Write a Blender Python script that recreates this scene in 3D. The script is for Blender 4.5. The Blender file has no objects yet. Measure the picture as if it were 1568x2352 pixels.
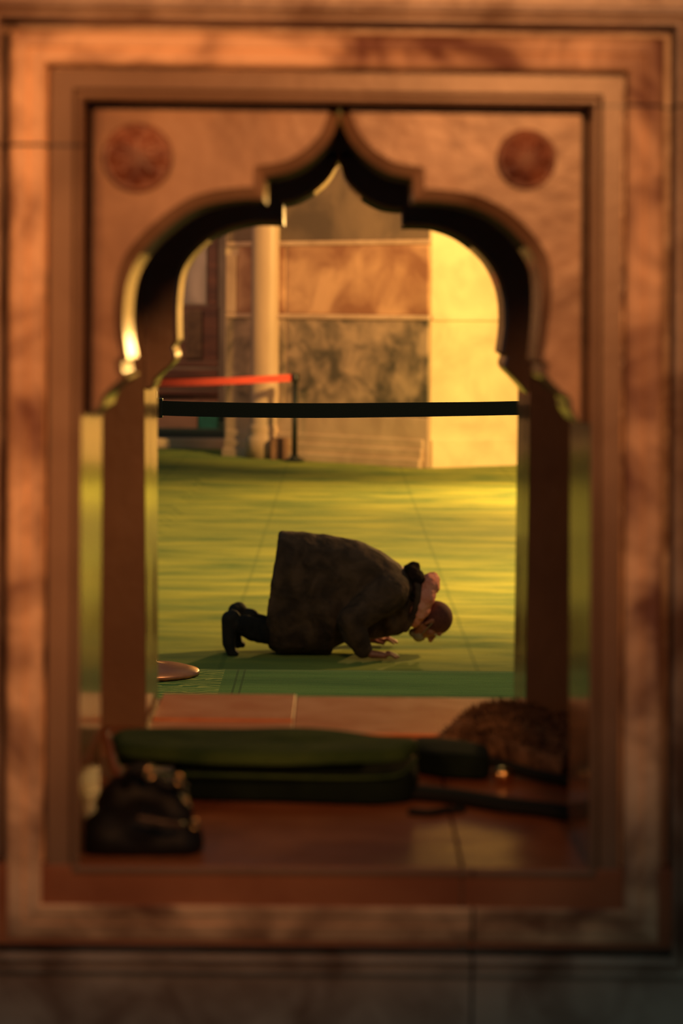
import bpy, bmesh, math, random
from mathutils import Vector, Matrix, noise
random.seed(7)
S = bpy.context.scene
C = S.collection

# ------------------------------------------------------------ camera
F_PX = 5553.0
PITCH = math.radians(1.2); ROLL = math.radians(0.45)
CX = 777.0; CY = 700.0 + F_PX*math.tan(PITCH)
CAMZ = 1.96
cd = bpy.data.cameras.new('camera'); cam = bpy.data.objects.new('camera', cd); C.objects.link(cam)
cd.lens = 85; cd.sensor_width = 36; cd.sensor_fit = 'AUTO'
cd.shift_y = (CY-1176.0)/2352.0; cd.shift_x = (784.0-CX)/2352.0
cd.clip_start = 0.05; cd.clip_end = 200
cd.dof.use_dof = True; cd.dof.focus_distance = 8.75; cd.dof.aperture_fstop = 3.2
RM = (Matrix.Rotation(math.pi/2-PITCH, 4, 'X') @ Matrix.Rotation(ROLL, 4, 'Z'))
cam.matrix_world = Matrix.Translation((0,0,CAMZ)) @ RM
S.camera = cam
S.view_settings.view_transform = 'Standard'; S.view_settings.look = 'None'
S.view_settings.gamma = 1; S.view_settings.exposure = 0.0
S.view_settings.use_curve_mapping = False

def ray(px, py):
    return (RM.to_3x3() @ Vector(((px-CX)/F_PX, -(py-CY)/F_PX, -1)))
def P(px, py, d):
    v = ray(px, py); v = v*(d/v.y); return Vector((v.x, d, v.z+CAMZ))
def PF(px, py, z):
    v = ray(px, py); v = v*((z-CAMZ)/v.z); return Vector((v.x, v.y, z))

# ------------------------------------------------------------ world and lights
w = bpy.data.worlds.new('world'); S.world = w; w.use_nodes = True
w.node_tree.nodes['Background'].inputs[0].default_value = (0.50, 0.85, 0.92, 1)
w.node_tree.nodes['Background'].inputs[1].default_value = 0.09
def lamp(name, kind, loc, power, col, size=0.3, target=None, sizey=None, spot=None, blend=0.5):
    l = bpy.data.lights.new(name, kind); o = bpy.data.objects.new(name, l); C.objects.link(o)
    o.location = loc; l.energy = power; l.color = col
    if kind == 'AREA':
        l.size = size
        if sizey: l.shape = 'RECTANGLE'; l.size_y = sizey
    else: l.shadow_soft_size = size
    if kind == 'SPOT': l.spot_size = math.radians(spot); l.spot_blend = blend
    if target: o.rotation_euler = (Vector(target)-Vector(loc)).to_track_quat('-Z','Y').to_euler()
    return o
lamp('pier_floodlight', 'SPOT', (4.6, 21.5, 4.6), 6000, (1.0, 0.57, 0.15), 0.3, (3.0, 29.0, 2.5), None, 58, 0.6)
lamp('carpet_fill', 'SPOT', (3.5, 25.6, 2.6), 3000, (1.0, 0.56, 0.16), 0.2, (2.0, 23.5, 0.0), None, 150, 1.0)  # unseen extra light, added to shape the falloff across the far carpet
lamp('aisle_fill', 'SPOT', (4.0, 16.6, 3.0), 2700, (1.0, 0.58, 0.17), 0.2, (1.6, 17.2, 0.0), None, 116, 1.0)  # unseen extra light, added to brighten the carpet around the person
lamp('pier_front_fill', 'SPOT', (-3.6, 22.0, 6.5), 1800, (1.0, 0.41, 0.16), 0.5, (-0.3, 30.5, 3.4), None, 34, 0.5)  # added fill from the left for the front face of the pier
lamp('far_recess_fill', 'SPOT', (-5.5, 33.0, 5.5), 1800, (1.0, 0.52, 0.28), 0.5, (-2.6, 38.0, 2.2), None, 60, 0.8)  # added fill, lifts the dark background left of the pier
lamp('near_chandelier', 'SPOT', (0.50, 1.15, 2.62), 185, (1.0, 0.37, 0.105), 0.12, (-0.16, 3.6, 2.14), None, 54, 1.0)
lamp('near_left_fill', 'SPOT', (-1.15, 1.9, 2.4), 48, (1.0, 0.38, 0.11), 0.12, (-0.45, 3.6, 2.0), None, 54, 1.0)  # added second fill for the left side of the near frame
lamp('near_room_lamp', 'POINT', (0.4, 0.6, 3.2), 5, (1.0, 0.42, 0.17), 0.3)
lamp('platform_fill', 'AREA', (0.5, 7.6, 4.2), 50, (1.0, 0.78, 0.38), 1.2, (0.2, 9.5, 0.6))  # unseen soft fill over the platform, tinted to warm strip and sill

# ------------------------------------------------------------ materials
def mat(name, c1, c2=None, scale=3.0, rough=0.5, bump=0.0, bscale=None, stretch=(1,1,1), detail=6, ramp=(0.35,0.65), spec=0.5, metal=0.0, extra=None, coat=0):
    m = bpy.data.materials.new(name); m.use_nodes = True
    nt = m.node_tree; b = nt.nodes['Principled BSDF']
    b.inputs['Roughness'].default_value = rough; b.inputs['Metallic'].default_value = metal
    b.inputs['Specular IOR Level'].default_value = spec
    b.inputs['Base Color'].default_value = (*c1, 1)
    if coat: b.inputs['Coat Weight'].default_value = coat; b.inputs['Coat Roughness'].default_value = 0.1
    tc = nt.nodes.new('ShaderNodeTexCoord'); mp = nt.nodes.new('ShaderNodeMapping')
    mp.inputs['Scale'].default_value = stretch
    nt.links.new(tc.outputs['Object'], mp.inputs[0])
    out = None
    if c2:
        n = nt.nodes.new('ShaderNodeTexNoise'); n.inputs['Scale'].default_value = scale; n.inputs['Detail'].default_value = detail
        n.inputs['Distortion'].default_value = 0.6
        nt.links.new(mp.outputs[0], n.inputs[0])
        r = nt.nodes.new('ShaderNodeValToRGB')
        r.color_ramp.elements[0].position = ramp[0]; r.color_ramp.elements[1].position = ramp[1]
        r.color_ramp.elements[0].color = (*c1,1); r.color_ramp.elements[1].color = (*c2,1)
        nt.links.new(n.outputs['Fac'], r.inputs[0]); nt.links.new(r.outputs[0], b.inputs['Base Color']); out = r.outputs[0]
    if bump:
        n2 = nt.nodes.new('ShaderNodeTexNoise'); n2.inputs['Scale'].default_value = bscale or scale*4; n2.inputs['Detail'].default_value = 5
        nt.links.new(mp.outputs[0], n2.inputs[0])
        bp = nt.nodes.new('ShaderNodeBump'); bp.inputs['Strength'].default_value = 1.0; bp.inputs['Distance'].default_value = bump
        nt.links.new(n2.outputs['Fac'], bp.inputs['Height']); nt.links.new(bp.outputs[0], b.inputs['Normal'])
    m['_o'] = 0
    return m
def carpet_mat(name, lines, cell, base1, base2, dark, ornament=None, ystreak=5.5, lw=0.014, seam=0.3):
    """woven green carpet: streaks across, sewn seams running away at given x, faint floral borders"""
    m = bpy.data.materials.new(name); m.use_nodes = True; nt = m.node_tree; N = nt.nodes; L = nt.links
    b = N['Principled BSDF']; b.inputs['Roughness'].default_value = 0.95; b.inputs['Specular IOR Level'].default_value = 0.15
    b.inputs['Sheen Weight'].default_value = 0.12; b.inputs['Sheen Tint'].default_value = (0.6,0.8,0.3,1)
    tc = N.new('ShaderNodeTexCoord')
    def noisen(sx, sy, sc, det=5, dist=0.3):
        mp = N.new('ShaderNodeMapping'); mp.inputs['Scale'].default_value = (sx, sy, 1)
        L.new(tc.outputs['Object'], mp.inputs[0])
        n = N.new('ShaderNodeTexNoise'); n.inputs['Scale'].default_value = sc; n.inputs['Detail'].default_value = det; n.inputs['Distortion'].default_value = dist
        L.new(mp.outputs[0], n.inputs[0]); return n.outputs['Fac']
    def ramp(src, p0, p1, c0, c1):
        r = N.new('ShaderNodeValToRGB'); e = r.color_ramp.elements
        e[0].position = p0; e[1].position = p1; e[0].color = (*c0,1); e[1].color = (*c1,1)
        L.new(src, r.inputs[0]); return r.outputs[0]
    def mix(fac, a, c, mode='MIX'):
        x = N.new('ShaderNodeMix'); x.data_type = 'RGBA'; x.blend_type = mode
        if isinstance(fac, float): x.inputs[0].default_value = fac
        else: L.new(fac, x.inputs[0])
        for i, v in ((6, a), (7, c)):
            if isinstance(v, tuple): x.inputs[i].default_value = (*v, 1)
            else: L.new(v, x.inputs[i])
        return x.outputs[2]
    def mth(op, a, v=None, clamp=False):
        x = N.new('ShaderNodeMath'); x.operation = op; x.use_clamp = clamp
        for i, q in enumerate((a, v)):
            if q is None: continue
            if isinstance(q, (int, float)): x.inputs[i].default_value = q
            else: L.new(q, x.inputs[i])
        return x.outputs[0]
    broad = ramp(noisen(0.7, ystreak*0.4, 1.3, 5), 0.36, 0.66, base1, base2)
    fine = ramp(noisen(1.5, ystreak*7, 4, 4), 0.42, 0.62, (0,0,0), (1,1,1))
    col = mix(mth('MULTIPLY', fine, 0.45), broad, base2)
    grain = ramp(noisen(60, 110, 3, 2), 0.4, 0.6, (0.62,0.62,0.62), (1.2,1.2,1.2))
    col = mix(0.6, col, grain, 'MULTIPLY')
    sep = N.new('ShaderNodeSeparateXYZ'); L.new(tc.outputs['Object'], sep.inputs[0])
    tot = None
    for lx in lines:
        a = mth('LESS_THAN', mth('ABSOLUTE', mth('SUBTRACT', sep.outputs[0], lx)), lw)
        tot = a if tot is None else mth('ADD', tot, a, True)
    if tot is not None:
        col = mix(mth('MULTIPLY', tot, seam), col, dark)
    if ornament:
        x0, x1 = ornament
        msk = mth('MULTIPLY', mth('GREATER_THAN', sep.outputs[0], x0), mth('LESS_THAN', sep.outputs[0], x1))
        mp = N.new('ShaderNodeMapping'); mp.inputs['Scale'].default_value = (14, 14, 14); L.new(tc.outputs['Object'], mp.inputs[0])
        wv = N.new('ShaderNodeTexWave'); wv.wave_type = 'RINGS'; wv.inputs['Scale'].default_value = 0.6; wv.inputs['Distortion'].default_value = 9; wv.inputs['Detail'].default_value = 2; wv.inputs['Detail Scale'].default_value = 1.2
        L.new(mp.outputs[0], wv.inputs[0])
        wm = mth('GREATER_THAN', wv.outputs['Fac'], 0.72)
        col = mix(mth('MULTIPLY', mth('MULTIPLY', msk, wm), 0.7), col, (0.42,0.40,0.10))
    L.new(col, b.inputs['Base Color'])
    bp = N.new('ShaderNodeBump'); bp.inputs['Distance'].default_value = 0.006
    L.new(noisen(3, ystreak*4, 3, 5), bp.inputs['Height']); L.new(bp.outputs[0], b.inputs['Normal'])
    return m

M = {}
M['stone'] = mat('weathered_marble', (0.20,0.11,0.065), (0.52,0.40,0.29), 7, 0.38, 0.004, 30, ramp=(0.33,0.60))
M['band'] = mat('patchy_marble_band', (0.20,0.085,0.045), (0.92,0.60,0.34), 6.5, 0.30, 0.005, 26, ramp=(0.36,0.60))
M['slab'] = mat('arch_marble', (0.22,0.12,0.065), (0.40,0.25,0.15), 7, 0.35, 0.002, 25, ramp=(0.36,0.62))
M['reveal'] = mat('polished_reveal', (0.34,0.17,0.08), (0.46,0.25,0.12), 5, 0.14, 0.0006, 14)
M['shaded'] = mat('shade_dark_soffit', (0.030,0.022,0.017), (0.05,0.035,0.025), 6, 0.7, 0.001, 20)  # near-black stone: shade under the arches put into the colour
M['tan'] = mat('smooth_tan_marble', (0.19,0.11,0.06), (0.27,0.17,0.10), 4, 0.35, 0.001, 20)
M['inner'] = mat('inner_marble', (0.18,0.11,0.075), (0.27,0.17,0.11), 4, 0.34, 0.002, 20)
M['porphyry'] = mat('red_stone_disc', (0.10,0.03,0.016), (0.26,0.095,0.045), 18, 0.4, 0.004, 50)
M['floorstone'] = mat('polished_floor', (0.26,0.085,0.035), (0.42,0.17,0.075), 4, 0.24, 0.0015, 10)
M['sillstone'] = mat('sill_marble', (0.80,0.27,0.09), (0.95,0.42,0.19), 8, 0.42, 0.002, 30, spec=0.15)
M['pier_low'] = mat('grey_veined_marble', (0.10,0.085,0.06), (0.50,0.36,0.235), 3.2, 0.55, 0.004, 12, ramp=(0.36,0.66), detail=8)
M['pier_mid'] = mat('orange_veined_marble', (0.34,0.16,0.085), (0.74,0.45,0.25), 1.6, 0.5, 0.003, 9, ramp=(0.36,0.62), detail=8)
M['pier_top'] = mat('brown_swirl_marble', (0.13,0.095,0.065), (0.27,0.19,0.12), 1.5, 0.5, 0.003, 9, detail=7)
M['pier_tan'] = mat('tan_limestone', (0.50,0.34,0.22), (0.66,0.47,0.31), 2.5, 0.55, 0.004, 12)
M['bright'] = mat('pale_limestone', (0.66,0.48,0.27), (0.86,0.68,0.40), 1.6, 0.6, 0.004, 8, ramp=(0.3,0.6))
M['col'] = mat('column_marble', (0.46,0.33,0.22), (0.60,0.44,0.30), 2.0, 0.4, 0.002, 12, stretch=(1,1,0.3))
M['carpet'] = carpet_mat('hall_carpet', [-0.62, 0.76, 1.98, -1.95], 1, (0.06,0.125,0.035), (0.33,0.33,0.055), (0.05,0.09,0.02))
M['carpet_near'] = carpet_mat('platform_carpet', [-0.352, -0.328], 1, (0.035,0.10,0.03), (0.10,0.19,0.05), (0.02,0.05,0.02), ornament=(-1.2,-0.40), ystreak=9, lw=0.004, seam=0.7)
M['black'] = mat('black_webbing', (0.006,0.009,0.009), (0.012,0.013,0.012), 300, 0.8, spec=0.2)
M['blackplastic'] = mat('black_plastic', (0.008,0.009,0.009), None, rough=0.4)
M['redbelt'] = mat('red_webbing', (0.75,0.07,0.05), (0.85,0.10,0.06), 40, 0.7)
M['darkpost'] = mat('dark_post_paint', (0.012,0.016,0.015), None, rough=0.5)
M['brass'] = mat('brass_post', (0.75,0.50,0.20), None, rough=0.25, metal=1.0)
M['copper'] = mat('copper_base', (0.42,0.14,0.07), (0.55,0.22,0.11), 9, 0.32, 0.0006, 40, metal=0.55)
M['coat'] = mat('dark_wool_coat', (0.045,0.024,0.017), (0.12,0.062,0.04), 9, 0.85, 0.004, 45, spec=0.2)
M['trouser'] = mat('dark_trousers', (0.010,0.009,0.009), (0.018,0.014,0.013), 20, 0.9, 0.002, 60, spec=0.2)
M['shoe'] = mat('dark_sock', (0.012,0.010,0.010), (0.022,0.014,0.012), 20, 0.75, 0.002, 60, spec=0.3)
M['hood'] = mat('dark_fur_hood', (0.010,0.006,0.005), (0.035,0.016,0.011), 30, 0.95, 0.012, 60, spec=0.1)
M['scarf'] = mat('pink_scarf', (0.72,0.21,0.15), (0.88,0.34,0.25), 14, 0.9, 0.008, 28, spec=0.2)
M['skin'] = mat('skin', (0.30,0.085,0.05), (0.40,0.13,0.08), 20, 0.5, 0.0005, 90)
M['hair'] = mat('cropped_hair', (0.09,0.016,0.014), (0.13,0.028,0.020), 40, 0.8, 0.001, 150)
M['mask'] = mat('grey_mask', (0.24,0.17,0.10), (0.30,0.21,0.13), 30, 0.85)
M['eye'] = mat('eye_white', (0.5,0.45,0.4), None, rough=0.2)
M['green'] = mat('green_pile_fabric', (0.022,0.055,0.018), (0.055,0.10,0.028), 8, 0.92, 0.004, 90, spec=0.15)
M['greendark'] = mat('dark_green_fabric', (0.004,0.010,0.008), (0.008,0.018,0.011), 10, 0.92, 0.003, 90, spec=0.15)
M['fur'] = mat('shaggy_fleece', (0.05,0.028,0.02), (0.34,0.21,0.14), 28, 0.95, 0.006, 60, spec=0.15)
M['leather'] = mat('black_leather', (0.003,0.004,0.004), (0.006,0.006,0.006), 14, 0.6, 0.001, 30, spec=0.3)
M['bead'] = mat('amber_bead', (0.16,0.05,0.015), None, rough=0.12, coat=0.6)
M['wood'] = mat('dark_wood', (0.045,0.014,0.008), (0.10,0.035,0.018), 4, 0.45, 0.002, 12, stretch=(0.3,1,3))
M['teal'] = mat('teal_cloth', (0.01,0.12,0.08), (0.015,0.16,0.11), 5, 0.8)
M['plaster'] = mat('dim_plaster', (0.20,0.14,0.09), (0.28,0.20,0.13), 1.2, 0.8)
M['greypanel'] = mat('grey_marble_panel', (0.12,0.10,0.08), (0.34,0.28,0.22), 1.2, 0.5, 0.003, 8)

def joints(m, rules):
    """thin dark mortar joints: (axis, position, other axis, lower, upper)"""
    nt=m.node_tree; N=nt.nodes; L=nt.links; b=N['Principled BSDF']
    tc=N.new('ShaderNodeTexCoord'); sp=N.new('ShaderNodeSeparateXYZ'); L.new(tc.outputs['Object'],sp.inputs[0])
    def mth(op,a,v):
        x=N.new('ShaderNodeMath'); x.operation=op
        for i,q in enumerate((a,v)):
            if isinstance(q,(int,float)): x.inputs[i].default_value=q
            elif q is not None: L.new(q,x.inputs[i])
        return x.outputs[0]
    tot=None
    for ax,pos,ox,lo,hi in rules:
        a=mth('LESS_THAN',mth('ABSOLUTE',mth('SUBTRACT',sp.outputs[ax],pos),None),0.0022)
        a=mth('MULTIPLY',a,mth('MULTIPLY',mth('GREATER_THAN',sp.outputs[ox],lo),mth('LESS_THAN',sp.outputs[ox],hi)))
        tot=a if tot is None else mth('MAXIMUM',tot,a)
    mx=N.new('ShaderNodeMix'); mx.data_type='RGBA'
    src=b.inputs['Base Color'].links[0].from_socket
    L.new(tot,mx.inputs[0]); L.new(src,mx.inputs[6]); mx.inputs[7].default_value=(0.03,0.015,0.01,1)
    L.new(mx.outputs[2],b.inputs['Base Color'])
ZFJ=P(770,1992,3.6).z+0.005; zr_=P(1450,243,3.6).z; zl_=P(60,333,3.6).z; xb_=P(1085,2100,3.6).x
for k_ in ('stone','band','tan'): joints(M[k_],[(2,zr_,0,0.36,0.56),(2,zl_,0,-0.56,-0.37),(0,xb_,2,0.85,ZFJ)])

# ------------------------------------------------------------ helpers
def tag(o, label=None, cat=None, group=None, kind=None):
    if label: o['label'] = label
    if cat: o['category'] = cat
    if group: o['group'] = group
    if kind: o['kind'] = kind
    return o
def mesh(name, verts, faces, m, parent=None, smooth=False):
    me = bpy.data.meshes.new(name); me.from_pydata([tuple(v) for v in verts], [], faces); me.update()
    bm = bmesh.new(); bm.from_mesh(me); bmesh.ops.recalc_face_normals(bm, faces=bm.faces); bm.to_mesh(me); bm.free()
    o = bpy.data.objects.new(name, me); C.objects.link(o)
    if m: me.materials.append(m)
    if smooth:
        for p in me.polygons: p.use_smooth = True
    if parent: o.parent = parent; o.matrix_parent_inverse = Matrix.Translation(-parent.location)
    return o
def empty(name, loc, label, cat, group=None):
    o = bpy.data.objects.new(name, None); C.objects.link(o); o.location = loc
    o.empty_display_size = 0.05
    tag(o, label, cat, group); return o
def struct(name, *a, **k):
    o = mesh(name, *a, **k); o['kind'] = 'structure'; return o
def boxv(x0,x1,y0,y1,z0,z1):
    v = [(x,y,z) for x in (x0,x1) for y in (y0,y1) for z in (z0,z1)]
    f = [(0,1,3,2),(4,6,7,5),(0,4,5,1),(2,3,7,6),(0,2,6,4),(1,5,7,3)]
    return v, f
def box(name, x0,x1,y0,y1,z0,z1, m, parent=None, bev=0.0, st=False):
    v, f = boxv(x0,x1,y0,y1,z0,z1); o = mesh(name, v, f, m, parent)
    if bev:
        b = o.modifiers.new('bevel','BEVEL'); b.width = bev; b.segments = 3
    if st: o['kind'] = 'structure'
    return o
def prism(name, poly, z0, z1, m, parent=None, bev=0):
    n = len(poly); v = [(x,y,z0) for x,y in poly]+[(x,y,z1) for x,y in poly]
    f = [tuple(range(n))[::-1], tuple(range(n,2*n))]+[(i,(i+1)%n,n+(i+1)%n,n+i) for i in range(n)]
    o = mesh(name, v, f, m, parent)
    if bev:
        b = o.modifiers.new('bevel','BEVEL'); b.width = bev; b.segments = 2
    return o
def lathe(name, prof, m, parent=None, seg=40, loc=(0,0,0)):
    v=[];f=[]; n=len(prof)
    for i in range(seg):
        a=2*math.pi*i/seg
        for r,z in prof: v.append((loc[0]+r*math.cos(a), loc[1]+r*math.sin(a), loc[2]+z))
    for i in range(seg):
        j=(i+1)%seg
        for k in range(n-1): f.append((i*n+k, j*n+k, j*n+k+1, i*n+k+1))
    return mesh(name, v, f, m, parent, smooth=True)
def capsule(V, Fc, a, b, ra, rb, seg=12, rings=5, sq=None):
    """tapered capsule appended to V, Fc. sq: (axis vector, factor) flatten about line"""
    a=Vector(a); b=Vector(b); d=b-a; L=d.length
    if L<1e-6: d=Vector((0,0,1)); L=1e-6
    d=d.normalized() if L>1e-5 else Vector((0,0,1))
    up=Vector((0,0,1)) if abs(d.z)<0.9 else Vector((1,0,0))
    e1=d.cross(up).normalized(); e2=d.cross(e1)
    base=len(V); loops=[]
    for k in range(rings+1):
        t=-math.pi/2+ (math.pi/2)*k/rings
        loops.append((a + d*(ra*math.sin(t)), ra*math.cos(t)))
    for k in range(rings+1):
        t=(math.pi/2)*k/rings
        loops.append((b + d*(rb*math.sin(t)), rb*math.cos(t)))
    for c,r in loops:
        r=max(r,1e-4)
        for i in range(seg):
            an=2*math.pi*i/seg; o=(e1*math.cos(an)+e2*math.sin(an))*r
            if sq: ax=Vector(sq[0]).normalized(); o=o-ax*(o.dot(ax))*(1-sq[1])
            V.append(c+o)
    n=len(loops)
    for k in range(n-1):
        for i in range(seg):
            j=(i+1)%seg
            Fc.append((base+k*seg+i, base+k*seg+j, base+(k+1)*seg+j, base+(k+1)*seg+i))
    Fc.append(tuple(base+i for i in range(seg))[::-1]); Fc.append(tuple(base+(n-1)*seg+i for i in range(seg)))
def ellipsoid(V, Fc, c, ax, R=None, seg=20, rings=12):
    c=Vector(c); base=len(V)
    for k in range(rings+1):
        t=math.pi*k/rings
        for i in range(seg):
            a=2*math.pi*i/seg
            s=max(math.sin(t),1e-3)
            p=Vector((ax[0]*s*math.cos(a), ax[1]*s*math.sin(a), ax[2]*math.cos(t)))
            if R is not None: p=R@p
            V.append(c+p)
    for k in range(rings):
        for i in range(seg):
            j=(i+1)%seg
            Fc.append((base+k*seg+i, base+(k+1)*seg+i, base+(k+1)*seg+j, base+k*seg+j))
    Fc.append(tuple(base+i for i in range(seg))); Fc.append(tuple(base+rings*seg+i for i in range(seg))[::-1])
def remeshed(name, V, Fc, m, parent, voxel, smooth=4, disp=None):
    o = mesh(name, V, Fc, m, parent, smooth=True)
    r=o.modifiers.new('remesh','REMESH'); r.mode='VOXEL'; r.voxel_size=voxel; r.use_smooth_shade=True
    if smooth:
        s=o.modifiers.new('smooth','SMOOTH'); s.factor=0.5; s.iterations=smooth
    if disp:
        t=bpy.data.textures.new(name+'_folds','CLOUDS'); t.noise_scale=disp[1]; t.noise_depth=2
        d=o.modifiers.new('folds','DISPLACE'); d.texture=t; d.strength=disp[0]; d.mid_level=0.5; d.texture_coords='GLOBAL'
    return o
def tube(name, pts, r, m, parent=None, seg=10, flat=None):
    V=[];Fc=[]
    pts=[Vector(p) for p in pts]
    n=len(pts)
    for k,p in enumerate(pts):
        d=(pts[min(k+1,n-1)]-pts[max(k-1,0)]).normalized()
        e1=d.cross(Vector((0,0,1))).normalized(); e2=e1.cross(d)
        rr=r[k] if isinstance(r,(list,tuple)) else r
        for i in range(seg):
            a=2*math.pi*i/seg
            V.append(p+e1*math.cos(a)*rr+e2*math.sin(a)*rr*(flat or 1))
    for k in range(n-1):
        for i in range(seg):
            j=(i+1)%seg; Fc.append((k*seg+i,k*seg+j,(k+1)*seg+j,(k+1)*seg+i))
    Fc.append(tuple(range(seg))[::-1]); Fc.append(tuple((n-1)*seg+i for i in range(seg)))
    return mesh(name,V,Fc,m,parent,smooth=True)
def spline(pts, sub=6):
    out=[]; n=len(pts); pts=[Vector(p) for p in pts]
    for i in range(n-1):
        p0=pts[max(i-1,0)];p1=pts[i];p2=pts[i+1];p3=pts[min(i+2,n-1)]
        for k in range(sub):
            t=k/sub
            out.append(0.5*((2*p1)+(p2-p0)*t+(2*p0-5*p1+4*p2-p3)*t*t+(3*p1-p0-3*p2+p3)*t**3))
    out.append(pts[-1]); return out

# ============================================================ NEAR WALL
D0=3.60; D0B=3.92; D1=4.80; D1B=5.13
ZF = P(770,1992,D0).z            # chamber floor / sill height
def rect_px(top, left, right, bottom):
    def TY(x): return top+(x-784)*0.0125
    def BY(x): return bottom+(x-784)*0.0085
    def LX(y): return left-(y-1176)*0.0055
    def RX(y): return right-(y-1176)*0.0045
    return [(LX(top),TY(left)),(RX(top),TY(right)),(RX(bottom),BY(right)),(LX(bottom),BY(left))]
def ring(top,left,right,bottom,y): return [P(px,py,y) for px,py in rect_px(top,left,right,bottom)]
def lerp_ring(a,b,t): return tuple(a[i]*(1-t)+b[i]*t for i in range(4))
ra=(8,-45,1592,2246); rb=(31,-25,1568,2222); rc=(54,-2,1545,2192); rd=(80,18,1519,2166)
re=(157,100,1436,2082); rf=(168,112,1424,2072); rg=(210,163,1380,2020); rh=(237,186,1355,1992)
def bulge(a,b,y,h,n=5):
    return [(lerp_ring(a,b,k/n), y-h*math.sin(math.pi*k/n)) for k in range(n+1)]
def build_rings(name, spec, m, kind='structure'):
    V=[];Fc=[]
    for rr,y in spec: V+= ring(*rr,y)
    for k in range(len(spec)-1):
        for i in range(4):
            j=(i+1)%4; Fc.append((k*4+i,k*4+j,(k+1)*4+j,(k+1)*4+i))
    # subdivide long edges for shading is unnecessary
    o=mesh(name,V,Fc,m); o['kind']=kind; return o
# wall plate around the frame
wl = ring(*ra, D0)
outer=[Vector((-3,D0,5)),Vector((3,D0,5)),Vector((3,D0,0.0)),Vector((-3,D0,0.0))]
ib=[Vector((v.x,D0B,v.z)) for v in wl]; ob=[Vector((v.x,D0B,v.z)) for v in outer]
V=wl+outer+ib+ob; Fc=[]
for i in range(4):
    j=(i+1)%4
    Fc+= [(i,j,4+j,4+i),(8+i,12+i,12+j,8+j),(4+i,4+j,12+j,12+i),(i,8+i,8+j,j)]
struct('wall_front', V, Fc, M['stone'])
build_rings('trim_1', [(ra,D0)]+bulge(ra,rb,D0,0.014)[1:]+bulge(rb,rc,D0+0.002,0.014)[1:]+[(lerp_ring(rc,rd,0.06),D0+0.045),(lerp_ring(rc,rd,0.9),D0+0.045)], M['stone'])
build_rings('trim_2', [(lerp_ring(rc,rd,0.9),D0+0.05),(rd,D0+0.004),(lerp_ring(rd,re,0.1),D0-0.002),(lerp_ring(rd,re,0.45),D0-0.008),(lerp_ring(rd,re,0.5),D0-0.004),(lerp_ring(rd,re,0.9),D0-0.012),(re,D0-0.006),(lerp_ring(re,rf,0.1),D0+0.022),(lerp_ring(re,rf,0.9),D0+0.022)], M['band'])
build_rings('trim_3', [(lerp_ring(re,rf,0.9),D0+0.03),(rf,D0+0.003),(rg,D0+0.003),(lerp_ring(rg,rh,0.08),D0+0.010)]+bulge(lerp_ring(rg,rh,0.15),rh,D0+0.004,0.007), M['tan'])
# reveal of the near opening, polished
h0=ring(*rh,D0+0.004); h1=[Vector((v.x,D0B,v.z)) for v in h0]
o1=ring(*lerp_ring(rg,rh,0.2),D0+0.03); 
o1=[Vector((v.x,D0+0.012,v.z)) for v in ring(*lerp_ring(rg,rh,0.6),D0)]
o2=[Vector((v.x,D0B-0.001,v.z)) for v in wl]
V=h0+h1+o2; Fc=[]
for i in (0,1,3):
    j=(i+1)%4; Fc+=[(i,4+i,4+j,j),(4+i,8+i,8+j,4+j)]
struct('trim_4', V, Fc, M['reveal'])

# ---------------------------------------------------------- arch slabs
def offset_poly(pts, dist, side):
    out=[]; n=len(pts)
    for k in range(n):
        p=Vector(pts[k]); 
        def nrm(a,b):
            d=(Vector(b)-Vector(a)).normalized(); return Vector((-d.y,d.x))*side
        if k==0: nn=nrm(pts[0],pts[1]); s=1
        elif k==n-1: nn=nrm(pts[-2],pts[-1]); s=1
        else:
            n1=nrm(pts[k-1],pts[k]); n2=nrm(pts[k],pts[k+1]); nn=(n1+n2).normalized(); s=1/max(0.5,nn.dot(n1))
        dd=dist[k] if isinstance(dist,list) else dist
        out.append(tuple(p+nn*dd*s))
    # offsets that fold over near inner corners slide to the nearest clean one
    def near(q):
        best=1e9
        for k in range(n-1):
            a=Vector(pts[k]); b=Vector(pts[k+1]); ab=b-a; t=max(0,min(1,(Vector(q)-a).dot(ab)/max(ab.length_squared,1e-9)))
            best=min(best,(Vector(q)-a-ab*t).length)
        return best
    good=[near(out[k])>0.93*(dist[k] if isinstance(dist,list) else dist) for k in range(n)]
    good[0]=good[-1]=True
    res=list(out)
    for k in range(n):
        if not good[k]:
            g=min((abs(j-k),j) for j in range(n) if good[j])[1]; res[k]=out[g]
    return res
def smooth2(pts, sub=5):
    v=spline([(x,y,0) for x,y in pts],sub); return [(p.x,p.y) for p in v]
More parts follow.
